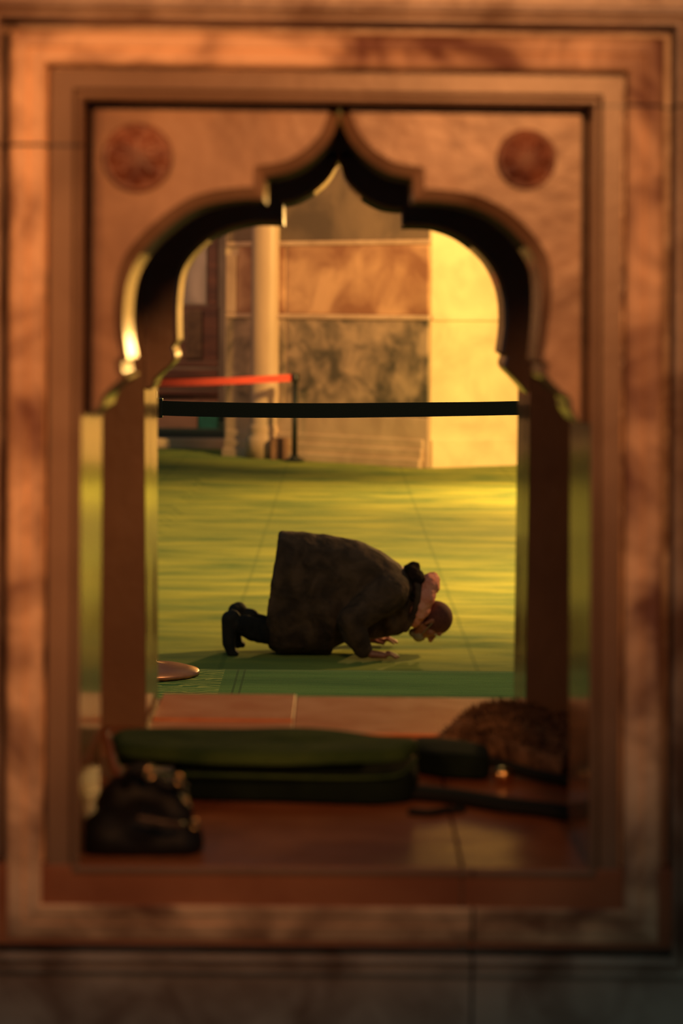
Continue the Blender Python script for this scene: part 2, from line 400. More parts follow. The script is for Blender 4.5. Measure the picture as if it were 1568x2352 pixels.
# front arch, left half (apex to corbel tip), pixel positions on the slab's front face
fl_a=smooth2([(779,262),(764,306),(740,340),(704,372),(660,394),(607,404)])
fl_b=smooth2([(605,456),(560,455),(500,462),(450,476),(405,503),(362,538),(328,573),(303,610),(287,655),(280,715),(282,770),(291,826)],4)
fl_c=smooth2([(276,834),(280,856),(292,868),(276,882),(252,902),(238,922),(234,938),(224,944),(214,957)],3)
fr_a=smooth2([(779,262),(800,313),(825,346),(858,375),(898,396),(949,406)])
fr_b=smooth2([(951,459),(1000,460),(1061,467),(1115,484),(1165,516),(1206,557),(1231,595),(1243,632),(1246,690),(1243,750),(1235,831)],4)
fr_c=smooth2([(1249,842),(1246,862),(1256,878),(1281,902),(1303,918),(1310,948),(1330,978)],3)
def slab_half(V,Fc,A,side,yf,yb,outer_px,chan,ch_depth=0.02,w=None,chany=0.05):
    """A: arch polyline px (at yf) apex->tip ; outer_px: (xside_at(y) fn, ytop fn); chan px channel width"""
    n=len(A); ws=w
    B=offset_poly(A, ws, side)
    xs,yt=outer_px
    sgn = 1 if xs(500)<777 else -1
    lim=lambda y: xs(y)+sgn*(chan+2)
    B2=[]
    for (x,y) in B:
        if sgn>0: x=max(x,lim(y))
        else: x=min(x,lim(y))
        y=max(y,yt(x)+chan)
        B2.append((x,y))
    def world(px,py,y,ref):  # pixel at ref depth, placed at depth y keeping x,z
        p=P(px,py,ref); return Vector((p.x,y,p.z))
    base=len(V)
    # front face polygon: B2 + inset side line up to top + top line
    tipy=A[-1][1]
    side_line=[(lim(t),t) for t in (tipy-10, 800,600,400)]+[(lim(yt(xs(300))+chan),yt(xs(300))+chan)]
    poly=[(x,y) for x,y in B2]+side_line
    top0=B2[0]
    idx=[]
    for x,y in poly: V.append(world(x,y,yf,yf)); idx.append(len(V)-1)
    Fc.append(tuple(idx))
    # chamfer
    ia=[]
    for x,y in A: V.append(world(x,y,yf+ch_depth,yf)); ia.append(len(V)-1)
    for k in range(n-1): Fc.append((idx[k],idx[k+1],ia[k+1],ia[k]))
    # soffit, with three bands across its thickness
    ib=[]
    for x,y in A: V.append(world(x,y,yb,yf)); ib.append(len(V)-1)
    for k in range(n-1): Fc.append((ia[k],ia[k+1],ib[k+1],ib[k]))
    # channel walls: side_line & top go back
    ic=[]
    loop=[idx[n-1]]+idx[n:]+[idx[0]]
    for i in loop: v=V[i]; V.append(Vector((v.x,yf+chany,v.z))); ic.append(len(V)-1)
    for k in range(len(loop)-1): Fc.append((loop[k],loop[k+1],ic[k+1],ic[k]))
    # channel floor out to beyond the reveal
    io=[]
    for k,i in enumerate(loop):
        v=V[ic[k]]
        if k<len(loop)-2: q=Vector((v.x-sgn*0.03,v.y,v.z))
        elif k==len(loop)-2: q=Vector((v.x-sgn*0.03,v.y,v.z+0.03))
        else: q=Vector((v.x,v.y,v.z+0.03))
        V.append(q); io.append(len(V)-1)
    for k in range(len(loop)-1): Fc.append((ic[k],ic[k+1],io[k+1],io[k]))
    # back face
    jb=ib[:]
    ext=[]
    for i in io: v=V[i]; V.append(Vector((v.x,yb,v.z))); ext.append(len(V)-1)
    Fc.append(tuple(jb+ext))
    for k in range(len(io)-1): Fc.append((io[k],io[k+1],ext[k+1],ext[k]))
def finish_ngon(o):
    bm=bmesh.new(); bm.from_mesh(o.data)
    bmesh.ops.remove_doubles(bm,verts=bm.verts,dist=1e-6)
    bmesh.ops.triangulate(bm,faces=[f for f in bm.faces if len(f.verts)>4])
    bmesh.ops.recalc_face_normals(bm,faces=bm.faces)
    bm.to_mesh(o.data); bm.free()
V=[];Fc=[]
SF=D0+0.055; SB=D0+0.26
def wl_list(a,b,c,w1,w2): return [w1]*len(a)+[w1 if k<len(b)*0.6 else w1*(1-(k-len(b)*0.6)/(len(b)*0.4)*0.6) for k in range(len(b))]+[w2*(1-0.6*k/len(c)) for k in range(len(c))]
A=fl_a+fl_b+fl_c
k0=0.985
lx=lambda y:(186-(y-1176)*0.0055-777)*k0+777; rx=lambda y:(1355-(y-1176)*0.0045-777)*k0+777
ty=lambda x:(237+(x-784)*0.0125-700)*k0+700
def flip(A): return A
slab_half(V,Fc,A,+1,SF,SB,(lx,ty),14,0.028,wl_list(fl_a,fl_b,fl_c,26,12))
A=fr_a+fr_b+fr_c
slab_half(V,Fc,A,-1,SF,SB,(rx,ty),14,0.028,wl_list(fr_a,fr_b,fr_c,26,12))
arch=mesh('arch_panel',V,Fc,M['slab']); finish_ngon(arch)
arch.data.materials.append(M['reveal']); arch.data.materials.append(M['shaded'])
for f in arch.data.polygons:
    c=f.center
    if abs(f.normal.y)<0.25 and SF+0.02<c.y<SB-0.001 and abs(c.x)<0.36: f.material_index=1 if abs(f.normal.x)>0.80 else 2  # downward faces take the colour with shade painted in
tag(arch,'near carved marble ogee arch panel with a round red stone disc in each corner','arch panel')
def medallion(px,py,rp,par):
    c=P(px,py,SF); r=rp*SF/F_PX
    V=[];Fc=[]; prof=[(1.0,0.0),(0.985,0.008),(0.93,0.013),(0.86,0.008),(0.80,0.010),(0.5,0.016),(0.2,0.018),(0.0001,0.019)]
    seg=48
    for i in range(seg):
        a=2*math.pi*i/seg
        for q,h in prof:
            pet=1+0.0*math.cos(8*a)
            hh=h+ (0.003*math.cos(8*a) if 0.3<q<0.85 else 0)
            V.append((c.x+r*q*math.cos(a), SF-hh, c.z+r*q*math.sin(a)))
    n=len(prof)
    for i in range(seg):
        j=(i+1)%seg
        for k in range(n-1): Fc.append((i*n+k,j*n+k,j*n+k+1,i*n+k+1))
    return mesh('medallion',V,Fc,M['porphyry'],par,smooth=True)
medallion(316,362,80,arch); medallion(1208,366,69,arch)

# ---------------------------------------------------------- back wall of the small chamber
bl=lambda y:331+(y-900)*0.004; br=lambda y:1219-(y-900)*0.0155
TOPZ=P(777,345,D1).z
f_in=[P(bl(400),345,D1),P(br(400),345,D1),P(br(1655),1655,D1),P(bl(1655),1655,D1)]
f_in[2].z=ZF; f_in[3].z=ZF; f_in[0].z=f_in[1].z=TOPZ
f_out=[Vector((-3,D1,5)),Vector((3,D1,5)),Vector((3,D1,0)),Vector((-3,D1,0))]
b_in=[Vector((v.x*1.0,D1B,v.z)) for v in f_in]; b_out=[Vector((v.x,D1B,v.z)) for v in f_out]
V=f_in+f_out+b_in+b_out;Fc=[]
for i in range(4):
    j=(i+1)%4; Fc+=[(i,j,4+j,4+i),(8+i,12+i,12+j,8+j),(4+i,4+j,12+j,12+i)]
struct('wall_back',V,Fc,M['inner'])
# fluted polished lining of the far opening
V=[];Fc=[]
def lining(sgn,vb,vt,x0):
    prof=[(0,0),(0.10,0.0),(0.12,0.0008),(0.16,0.0008),(0.18,0.0),(0.33,0.0)]
    base=len(V)
    for q,dx in prof:
        for v in (vb,vt): V.append(Vector((v.x+sgn*(dx+0.001),D1+q,v.z)))
    for k in range(len(prof)-1): Fc.append((base+2*k,base+2*k+1,base+2*k+3,base+2*k+2))
lining(1,f_in[3],f_in[0],0); lining(-1,f_in[2],f_in[1],0)
struct('trim_5',V,Fc,M['reveal'])
# far arch slab; polylines are on the slab's BACK edge
bl_a=smooth2([(777,379),(768,400),(752,424),(723,450),(686,470),(655,477)])
bl_b=smooth2([(655,521),(620,519),(589,520),(544,530),(499,549),(464,578),(440,608),(427,640),(421,690),(420,735),(421,778)],4)
bl_c=smooth2([(411,795),(417,815),(409,832),(397,843),(382,856),(372,868),(367,884),(352,890)],3)
br_a=smooth2([(777,379),(783,395),(792,422),(812,447),(841,470),(876,486),(916,491)])
br_b=smooth2([(918,527),(970,528),(999,533),(1040,549),(1082,579),(1111,611),(1131,650),(1142,696),(1143,748),(1136,806)],4)
br_c=smooth2([(1148,815),(1143,838),(1165,863),(1185,885),(1201,908),(1208,914)],3)
BF=D1+0.06; BB=D1+0.26
V=[];Fc=[]
def conv(A):  # pixels on the back edge -> pixels on the front face of the same world x,z
    out=[]
    for x,y in A:
        out.append((CX+(x-CX)*BB/BF, 700+(y-700)*BB/BF))
    return out
lx2=lambda y:329; rx2=lambda y:1222; ty2=lambda x:348
slab_half(V,Fc,conv(bl_a+bl_b+bl_c),+1,BF,BB,(lx2,ty2),2,0.012,[8]*(len(bl_a)+len(bl_b))+[5]*len(bl_c),0.03)
slab_half(V,Fc,conv(br_a+br_b+br_c),-1,BF,BB,(rx2,ty2),2,0.012,[8]*(len(br_a)+len(br_b))+[5]*len(br_c),0.03)
arch2=mesh('arch_panel',V,Fc,M['inner']); finish_ngon(arch2)
arch2.data.materials.append(M['reveal']); arch2.data.materials.append(M['shaded'])
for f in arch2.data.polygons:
    if abs(f.normal.y)<0.25 and BF+0.014<f.center.y<BB-0.001 and abs(f.center.x)<0.39: f.material_index=1 if abs(f.normal.x)>0.6 else 2  # same painted-in shade under the far arch
tag(arch2,'far dark ogee arch panel framing the hall and its green carpet','arch panel')

# chamber floor and ceiling
z0=ZF-0.12
box('floor_chamber',-1.5,0.19,D0+0.001,D1B,z0,ZF,M['floorstone'],st=True,bev=0.002)
box('floor_chamber_right',0.1925,1.5,D0+0.001,D1B,z0,ZF,M['floorstone'],st=True,bev=0.002)
box('ceiling_chamber',-1.5,1.5,D0B,D1,3.2,3.3,M['inner'],st=True)
box('wall_chamber_left',-1.56,-1.5,D0B,D1,0,3.3,M['inner'],st=True)
box('wall_chamber_right',1.5,1.56,D0B,D1,0,3.3,M['inner'],st=True)
xj=P(674,1650,D1).x
xl=P(340,1650,D1).x; xr=P(1210,1650,D1).x
box('threshold_slab',xl+0.006,xj-0.001,D1+0.03,D1B+0.01,ZF,ZF+0.010,M['sillstone'],bev=0.003)
tag(bpy.data.objects['threshold_slab'],'orange marble threshold slab with raised lip at left under the far arch','threshold')
box('sill_slab',xj+0.001,xr-0.006,D1-0.10,D1B+0.01,ZF,ZF+0.006,M['sillstone'],bev=0.002)
tag(bpy.data.objects['sill_slab'],'smooth orange marble sill slab at right under the far arch','sill')
box('threshold_lip',xl+0.006,xj-0.001,D1-0.09,D1+0.025,ZF,ZF+0.006,M['sillstone'],bev=0.002)
tag(bpy.data.objects['threshold_lip'],'narrow orange marble strip lying before the raised threshold slab','threshold')

# ============================================================ HALL
ZP=CAMZ-1.32
EDGE=PF(777,1540,ZP).y
ov=box('floor_platform',-4,4,D1B,EDGE,ZP-0.7,ZP-0.006,M['plaster'],st=True)
# platform carpet as displaced grid
def grid(name,x0,x1,y0,y1,nx,ny,fz,m):
    V=[];Fc=[]
    for j in range(ny+1):
        for i in range(nx+1):
            x=x0+(x1-x0)*i/nx; y=y0+(y1-y0)*j/ny; V.append((x,y,fz(x,y)))
    for j in range(ny):
        for i in range(nx):
            a=j*(nx+1)+i; Fc.append((a,a+1,a+nx+2,a+nx+1))
    return mesh(name,V,Fc,m,smooth=True)
pc=grid('platform_carpet',-4,4,D1B+0.005,EDGE+0.01,60,60,lambda x,y: ZP+0.002*noise.noise((x*0.8,y*5,3)),M['carpet_near'])
sm=pc.modifiers.new('thick','SOLIDIFY'); sm.thickness=0.008; sm.offset=-1
tag(pc,'sharp green patterned carpet strip on the raised platform before the kneeling person','carpet')
def hz(x,y):
    a=0.016*noise.noise((x*0.9+3,y*1.7,1.7))+0.010*noise.noise((x*1.6,y*4.0,9.2))+0.005*noise.noise((x*3,y*8,4.1))
    dm=math.hypot((x-0.05)/0.9,(y-13.6)/0.55)
    return max(-0.02,a*min(1,max(0.0,dm-0.9)))
hc=grid('hall_carpet',-8,8,EDGE+0.02,33.6,110,520,hz,M['carpet'])
_K=PF(988,1074,0); _L=PF(515,1045,0); _R=PF(1195,1068,0); _S=PF(430,1030,0).y
def carpet_end(x):
    if x<_L.x: return _S-0.01
    if x<_K.x: return _L.y+(_K.y-_L.y)*(x-_L.x)/(_K.x-_L.x)+0.02
    return _K.y+(_R.y-_K.y)*(x-_K.x)/(_R.x-_K.x)+0.02
for v in hc.data.vertices:
    e=carpet_end(v.co.x)
    v.co.y=EDGE+0.02+(v.co.y-EDGE-0.02)*(e-EDGE-0.02)/(33.6-EDGE-0.02)
    if v.co.y>e-0.8: v.co.z=min(v.co.z,0.002)
tag(hc,'large yellow-green prayer carpet with rumpled rows filling the hall floor','carpet')
box('floor',-12,14,EDGE,44,-0.3,-0.03,M['plaster'],st=True)
box('floor_near',-3,3,-3,D0,ZP-0.7,ZP,M['plaster'],st=True)

# pier: near corner at px 985, faces to left and right
K=PF(988,1074,0); Lp=PF(515,1045,0); Rp=PF(1195,1068,0)
uL=(Lp-K); uL.z=0; uR=(Rp-K); uR.z=0
pier=empty('stone_pier',K,'massive stone pier with marble slabs, a pale round column and a brightly lit right side','pier')
nL=Vector((uL.y,-uL.x,0)).normalized()
if nL.y>0: nL=-nL
nR=Vector((uR.y,-uR.x,0)).normalized()
if nR.y>0: nR=-nR
Lw=uL.length; 
def zat(px,py,base): # height at pixel row above a ground point with given depth
    return P(px,py,base.y).z
z1=zat(800,958,K); z2=zat(990,737,K); z2b=zat(990,724,K); z3=zat(990,562,K)
far=K+uL*1.0; rightfar=K+uR*3.2
def panel(name,a,b,n,t,za,zb,m,bev=0.02,parent=pier):
    a=Vector(a);b=Vector(b)
    poly=[(a.x,a.y),(b.x,b.y),(b.x+n.x*t,b.y+n.y*t),(a.x+n.x*t,a.y+n.y*t)]
    return prism(name,poly,za,zb,m,parent,bev)
H=11
back=6
core=[(K.x,K.y),(rightfar.x,rightfar.y),(rightfar.x,rightfar.y+back),(far.x+0.5,far.y+back),(far.x,far.y)]
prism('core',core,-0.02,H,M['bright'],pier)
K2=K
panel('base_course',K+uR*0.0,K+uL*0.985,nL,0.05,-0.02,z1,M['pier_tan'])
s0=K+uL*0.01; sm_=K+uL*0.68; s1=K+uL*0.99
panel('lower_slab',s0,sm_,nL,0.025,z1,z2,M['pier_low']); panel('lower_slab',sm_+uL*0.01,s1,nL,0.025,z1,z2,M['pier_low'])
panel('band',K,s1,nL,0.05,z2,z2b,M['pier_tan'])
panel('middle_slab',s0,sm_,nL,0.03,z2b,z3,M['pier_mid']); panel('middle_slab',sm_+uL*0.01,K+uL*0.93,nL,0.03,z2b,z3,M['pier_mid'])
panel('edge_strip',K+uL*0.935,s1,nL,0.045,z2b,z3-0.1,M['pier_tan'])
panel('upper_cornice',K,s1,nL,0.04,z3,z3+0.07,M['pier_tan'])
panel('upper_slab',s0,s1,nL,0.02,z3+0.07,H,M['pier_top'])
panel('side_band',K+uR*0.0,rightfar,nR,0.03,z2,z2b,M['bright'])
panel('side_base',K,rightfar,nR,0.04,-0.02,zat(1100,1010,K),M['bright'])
# base steps on the left slab
for k,(zz,t) in enumerate(((0.10,0.14),(0.22,0.10),(0.34,0.07))):
    panel('plinth',K+uL*0.02,K+uL*0.98,nL,t,-0.02,zz,M['pier_tan'],0.02)
# engaged column
cc=K+uL*((988-612)/(988-515.0)); cc=PF(612,1052,0)+Vector((0,0.0,0))
colr=39/F_PX*cc.y
cx,cy=cc.x,cc.y+0.10
lathe('column_shaft',[(colr,0.42),(colr,4),(colr*0.98,H)],M['col'],pier,48,(cx,cy,0))
lathe('column_base',[(0.001,0.0),(colr*1.25,0.0),(colr*1.25,0.22),(colr*1.2,0.26),(colr*1.05,0.30),(colr*1.12,0.35),(colr*1.1,0.40),(colr,0.43)],M['pier_tan'],pier,48,(cx,cy,0))
pb=PF(643,1056,0)
box('corner_block',pb.x-0.12,pb.x+0.10,pb.y+0.0,pb.y+0.25,-0.0,0.27,mat('brown_block',(0.16,0.08,0.05),(0.24,0.12,0.07),6,0.6),pier,bev=0.01)

# background left of the pier
sp=PF(430,1030,0)
box('marble_step',-8,PF(515,1045,0).x-0.02,sp.y,sp.y+0.28,-0.02,0.13,M['pier_tan'],bev=0.02)
tag(bpy.data.objects['marble_step'],'pale marble step edging the carpet left of the pier','step')
box('floor_recess',-8,0,sp.y+0.28,44,-0.02,0.08,mat('dark_green_floor',(0.01,0.035,0.022),(0.016,0.05,0.03),3,0.9),st=True)
box('wall_far',-12,14,42,42.3,-0.3,12,M['plaster'],st=True)
YB=38.0
def bx(px,py,d=YB): return P(px,py,d)
def pbox(name,x0,x1,y0,y1,dep,m,parent=None,bev=0.01,d=YB):
    a=P(x0,y1,d); b=P(x1,y0,d); return box(name,a.x,b.x,d,d+dep,a.z,b.z,m,parent,bev)
cab=empty('lattice_cabinet',(P(440,990,YB).x,YB,0.08),'dark wooden screen with a pierced lattice door, left of the pier','screen')
pbox('frame',340,500,703,828,0.5,M['wood'],cab)
lat=P(424,820,YB-0.03); lat2=P(461,712,YB-0.03)
V=[];Fc=[]
def addbox(V,Fc,x0,x1,y0,y1,z0,z1):
    v,f=boxv(x0,x1,y0,y1,z0,z1); b=len(V); V+=v; Fc+=[tuple(i+b for i in q) for q in f]
nx=7; nz=20
for i in range(nx+1):
    x=lat.x+(lat2.x-lat.x)*i/nx; addbox(V,Fc,x-0.008,x+0.008,YB-0.05,YB-0.03,lat.z,lat2.z)
for i in range(nz+1):
    z=lat.z+(lat2.z-lat.z)*i/nz; addbox(V,Fc,lat.x,lat2.x,YB-0.05,YB-0.03,z-0.008,z+0.008)
mesh('lattice',V,Fc,mat('lattice_wood',(0.10,0.06,0.035),(0.18,0.11,0.06),12,0.5),cab)
for k,(a,b) in enumerate(((832,842),(850,868),(885,893),(898,906))):
    pbox('rail',340,500,a,b,0.25,M['wood'],cab,d=YB-0.3)
pbox('lower_panel',340,500,906,925,0.3,mat('reddish_panel',(0.24,0.11,0.07),(0.32,0.16,0.10),3,0.6),cab,d=YB-0.2)
pbox('lower_panel',340,500,868,885,0.3,mat('brown_panel',(0.10,0.05,0.03),(0.15,0.08,0.05),3,0.6),cab,d=YB-0.2)
mp_=pbox('grey_marble_slab',395,476,430,698,0.3,M['greypanel'])
tag(mp_,'tall mottled grey marble slab above the lattice screen','slab')
mq=pbox('dark_pilaster',477,500,430,702,0.4,M['wood'])
tag(mq,'dark narrow pilaster between the grey slab and the pier','pilaster')
t1=pbox('wooden_chest',350,454,925,988,0.6,mat('tan_chest',(0.22,0.12,0.07),(0.30,0.17,0.10),3,0.6),d=36.5); tag(t1,'low tan wooden chest behind the near belt at far left','chest')
t1.location.z=0
t2=pbox('teal_box',456,500,930,988,0.5,M['teal'],d=36.5); tag(t2,'teal green cloth covered box between the tan chest and the pier','box')

# ---------------------------------------------------------- stanchions
def stanchion(loc,h,r,base_r,mpost,mbase,label,group=None,head=None):
    s=empty('belt_stanchion',loc,label,'stanchion',group)
    x,y,z=loc
    lathe('post',[(0.001,0.03),(r,0.03),(r,h-0.09),(0.001,h-0.09)],mpost,s,24,(x,y,z))
    lathe('base',[(0.001,0.0),(base_r*0.985,0.0),(base_r,0.006),(base_r*0.98,0.014),(base_r*0.75,0.026),(base_r*0.4,0.036),(r*1.6,0.042),(r*1.5,0.06),(0.001,0.06)],mbase,s,64,(x,y,z))
    lathe('belt_head',[(0.001,h-0.095),(r*1.35,h-0.095),(r*1.4,h-0.085),(r*1.4,h-0.005),(r*1.25,h),(0.001,h)],M['blackplastic'],s,24,(x,y,z))
    return s
def belt(name,pts,half,thick,m,label):
    V=[];Fc=[]
    for p,hh in pts:
        for dz in (-hh,hh):
            for dy in (-thick/2,thick/2): V.append((p.x,p.y+dy,p.z+dz))
    n=len(pts)
    for k in range(n-1):
        b=4*k
        for a,c in ((0,1),(1,3),(3,2),(2,0)): Fc.append((b+a,b+c,b+4+c,b+4+a))
    Fc+=[(0,1,3,2),(4*n-4,4*n-3,4*n-1,4*n-2)]
    o=mesh(name,V,Fc,m); return tag(o,label,'belt')
NS=PF(338,1549,ZP); ds=NS.y
zb=P(360,937,ds).z
stanchion((NS.x,NS.y,ZP+0.004),zb-ZP+0.06,0.021,0.187,M['brass'],M['copper'],'brass belt post with a copper round base at the left edge of the platform')
NR=PF(1440,1552,ZP)
stanchion((NR.x,ds,ZP+0.004),zb-ZP+0.05,0.021,0.187,M['brass'],M['copper'],'brass belt post hidden behind the right jamb of the far arch')
pts=[]
bp=[(362,937,17),(420,939,17),(560,942,17),(750,943,17),(950,941,16.5),(1100,939,16),(1205,937,16),(1320,936,16),(1432,936,16)]
sp_=spline([(a,b,c) for a,b,c in bp],5)
for v in sp_:
    p=P(v.x,v.y,ds); pts.append((p,v.z/F_PX*ds))
belt('barrier_belt',pts,0,0.003,M['black'],'black barrier belt stretched across the opening above the kneeling person')
a=P(359,959,ds); b=P(374,914,ds)
clip=box('belt_clip',a.x,b.x,ds-0.02,ds+0.02,a.z,b.z,M['blackplastic'],bev=0.004); tag(clip,'black plastic clip joining the black belt to the brass post','clip')
FS=PF(676,1060,0)
hp=P(676,858,FS.y).z
stanchion((FS.x,FS.y,0.012),hp-0.012,0.036,0.13,M['darkpost'],M['darkpost'],'thin black belt post standing before the pier')
FL=PF(250,1072,0)
stanchion((FL.x,FL.y,0.015),hp-0.012,0.036,0.13,M['darkpost'],M['darkpost'],'black belt post hidden behind the left jamb, holding the red belt')
pts=[]
for k in range(13):
    t=k/12; x=668*(1-t)+262*t; y=868*(1-t)+880*t+3*math.sin(math.pi*t); d=FS.y*(1-t)+FL.y*t
    pts.append((P(x,y,d),0.043))
belt('barrier_belt',pts,0,0.004,M['redbelt'],'bright red barrier belt running left from the black post')

# ============================================================ PERSON
MD=13.56   # depth of the body's middle plane
sc=MD/F_PX
def Q(px,py,off=0.0):
    """point of the body: profile pixel read at the middle plane, moved sideways by off"""
    p=P(px,py,MD); return Vector((p.x,p.y+off,p.z))
org=PF(760,1497,0)
man=empty('person',(Q(760,1490).x,MD,0),'person in a long dark coat and pink scarf kneeling bowed to the green carpet','person')
# head frame: u to crown, f out of the face, s sideways
hc_=Q(995,1423)
u=(Q(1036,1412)-Q(938,1440)).normalized(); sdir=Vector((0,1,0)); f=sdir.cross(u).normalized()
if f.z>0: f=-f
HR=Matrix((f,sdir,u)).transposed()      # local x = forward, y = side, z = up
def hp_(x,y,z): return hc_+HR@Vector((x,y,z))
V=[];Fc=[]
E=lambda c,ax: ellipsoid(V,Fc,hp_(*c),ax,HR)
E((0.000,0,0.010),(0.094,0.074,0.092))      # cranium
E((0.022,0,-0.050),(0.066,0.058,0.072))     # face
E((0.045,0,-0.105),(0.034,0.036,0.026))     # chin
capsule(V,Fc,hp_(0.0,0.048,-0.075),hp_(0.045,0.022,-0.11),0.022,0.018); capsule(V,Fc,hp_(0.0,-0.048,-0.075),hp_(0.045,-0.022,-0.11),0.022,0.018)
capsule(V,Fc,hp_(0.078,0.035,0.010),hp_(0.082,-0.035,0.010),0.014,0.014)   # brow
capsule(V,Fc,hp_(0.083,0,-0.008),hp_(0.107,0,-0.048),0.009,0.0135)         # nose
capsule(V,Fc,hp_(0.092,0.010,-0.052),hp_(0.092,-0.010,-0.052),0.009,0.009)
capsule(V,Fc,hp_(0.078,0.016,-0.076),hp_(0.078,-0.016,-0.076),0.010,0.010) # lips
capsule(V,Fc,hp_(0.076,0.014,-0.086),hp_(0.076,-0.014,-0.086),0.010,0.010)
for s in (-1,1):
    E((0.058,s*0.040,-0.035),(0.024,0.022,0.024))  # cheek
    capsule(V,Fc,hp_(-0.006,s*0.077,-0.008),hp_(-0.002,s*0.076,-0.046),0.014,0.009,sq=(HR@Vector((0,1,0)),0.6))
# neck, torso, limbs as one surface with the head
neck0=hp_(-0.045,0,-0.075); chestT=Q(905,1350)
capsule(V,Fc,hp_(-0.02,0,-0.05),chestT,0.058,0.075)
capsule(V,Fc,chestT,Q(800,1310),0.13,0.135,16); capsule(V,Fc,Q(800,1310),Q(690,1295),0.135,0.145,16)
handsdata=[]
def limb(pts,rs):
    for k in range(len(pts)-1): capsule(V,Fc,pts[k],pts[k+1],rs[k],rs[k+1],14)
for s in (-1,1):
    # hips -> knee -> ankle -> toes
    limb([Q(700,1295,s*0.07),Q(730,1455,s*0.13),Q(570,1436,s*0.11)],[0.10,0.042,0.034])
    limb([Q(562,1434,s*0.11),Q(535,1425,s*0.11),Q(528,1478,s*0.11)],[0.034,0.024,0.020])
    yo=s*0.27
    wr=PF(844,1517 if s<0 else 1482,0); wr=Vector((wr.x,wr.y,0.050))
    limb([Q(893,1352,s*0.15),Q(805,1411,s*0.28),wr],[0.06,0.045,0.028])
    # hand: palm flat on the carpet, fingers forward (+x)
    hx=Vector((1,-0.10*s,0)).normalized(); hy=Vector((0.10*s,1,0)).normalized()
    if s<0: hx=Vector((1,0.04,0)).normalized(); hy=Vector((-0.04,1,0)).normalized()
    w0=wr+Vector((0.005,0,-0.014))
    def hpnt(a,b,c): return w0+hx*a+hy*b+Vector((0,0,c))
    capsule(V,Fc,w0,hpnt(0.035,0,-0.005),0.024,0.022,sq=((0,0,1),0.8))
    for b in (-0.028,-0.010,0.010,0.028):
        capsule(V,Fc,hpnt(0.015,b*0.6,0.0),hpnt(0.088,b,-0.006),0.021,0.016,10)
    for b,ln,spd in ((-0.032,0.062,-0.016),(-0.011,0.078,-0.004),(0.011,0.073,0.006),(0.032,0.058,0.018)):
        m1=hpnt(0.088+ln*0.45,b*1.1+spd*0.45,0.004); m2=hpnt(0.088+ln*0.8,b*1.1+spd*0.8,-0.006); tip=hpnt(0.088+ln,b*1.1+spd,-0.015)
        capsule(V,Fc,hpnt(0.085,b,-0.004),m1,0.0105,0.0095,10); capsule(V,Fc,m1,m2,0.0095,0.0085,10); capsule(V,Fc,m2,tip,0.0085,0.0072,10)
    tb=-s*0.034   # thumb on the inner side
    capsule(V,Fc,hpnt(0.022,tb*0.6,-0.004),hpnt(0.058,tb*1.55,-0.010),0.014,0.011,10)
    capsule(V,Fc,hpnt(0.058,tb*1.55,-0.010),hpnt(0.092,tb*1.85,-0.016),0.011,0.0085,10)
body=remeshed('body',V,Fc,M['skin'],man,0.0042,3)
for s in (-1,1):
    V=[];Fc=[]; ellipsoid(V,Fc,hp_(0.078,s*0.030,-0.010),(0.011,0.012,0.010),HR,14,8); mesh('eye',V,Fc,M['eye'],body,smooth=True)
# hair
V=[];Fc=[]
ellipsoid(V,Fc,hp_(-0.006,0,0.016),(0.097,0.080,0.096),HR,32,24)
ellipsoid(V,Fc,hp_(-0.035,0,-0.025),(0.060,0.072,0.055),HR,32,24)
hair=remeshed('hair',V,Fc,M['hair'],man,0.005,3)
# face mask pulled to the chin
V=[];Fc=[]
ellipsoid(V,Fc,hp_(0.060,0,-0.105),(0.040,0.046,0.036),HR,24,16); capsule(V,Fc,hp_(0.04,0,-0.13),hp_(0.085,0,-0.088),0.026,0.014)
mk=remeshed('face_mask',V,Fc,M['mask'],man,0.005,3)
tube('strap',spline([hp_(0.055,-0.052,-0.085),hp_(0.03,-0.072,-0.05),hp_(0.005,-0.088,-0.012)],5),0.0035,M['mask'],mk,6)

# coat: lofted body
secs=[ # T(px,py), B(px,py), halfwidth top, halfwidth bottom
 ((641,1222),(609,1440),0.165,0.215),
 ((650,1219),(618,1488),0.185,0.235),
 ((680,1221),(660,1512),0.20,0.25),
 ((720,1225),(705,1520),0.205,0.25),
 ((760,1231),(750,1522),0.21,0.24),
 ((785,1236),(766,1485),0.215,0.20),
 ((820,1242),(800,1472),0.225,0.18),
 ((860,1258),(845,1466),0.225,0.16),
 ((900,1283),(885,1462),0.20,0.15),
 ((930,1308),(916,1457),0.16,0.13),
 ((950,1332),(928,1450),0.12,0.11),
 ((962,1355),(936,1440),0.085,0.085)]
V=[];Fc=[]; NS_=56
st=[]
def L4(a,b,t): return a*(1-t)+b*t
full=[]
for k in range(len(secs)-1):
    for q in range(4):
        t=q/4; A_,B_=secs[k],secs[k+1]
        full.append((( L4(A_[0][0],B_[0][0],t),L4(A_[0][1],B_[0][1],t)),(L4(A_[1][0],B_[1][0],t),L4(A_[1][1],B_[1][1],t)),L4(A_[2],B_[2],t),L4(A_[3],B_[3],t)))
full.append(secs[-1])
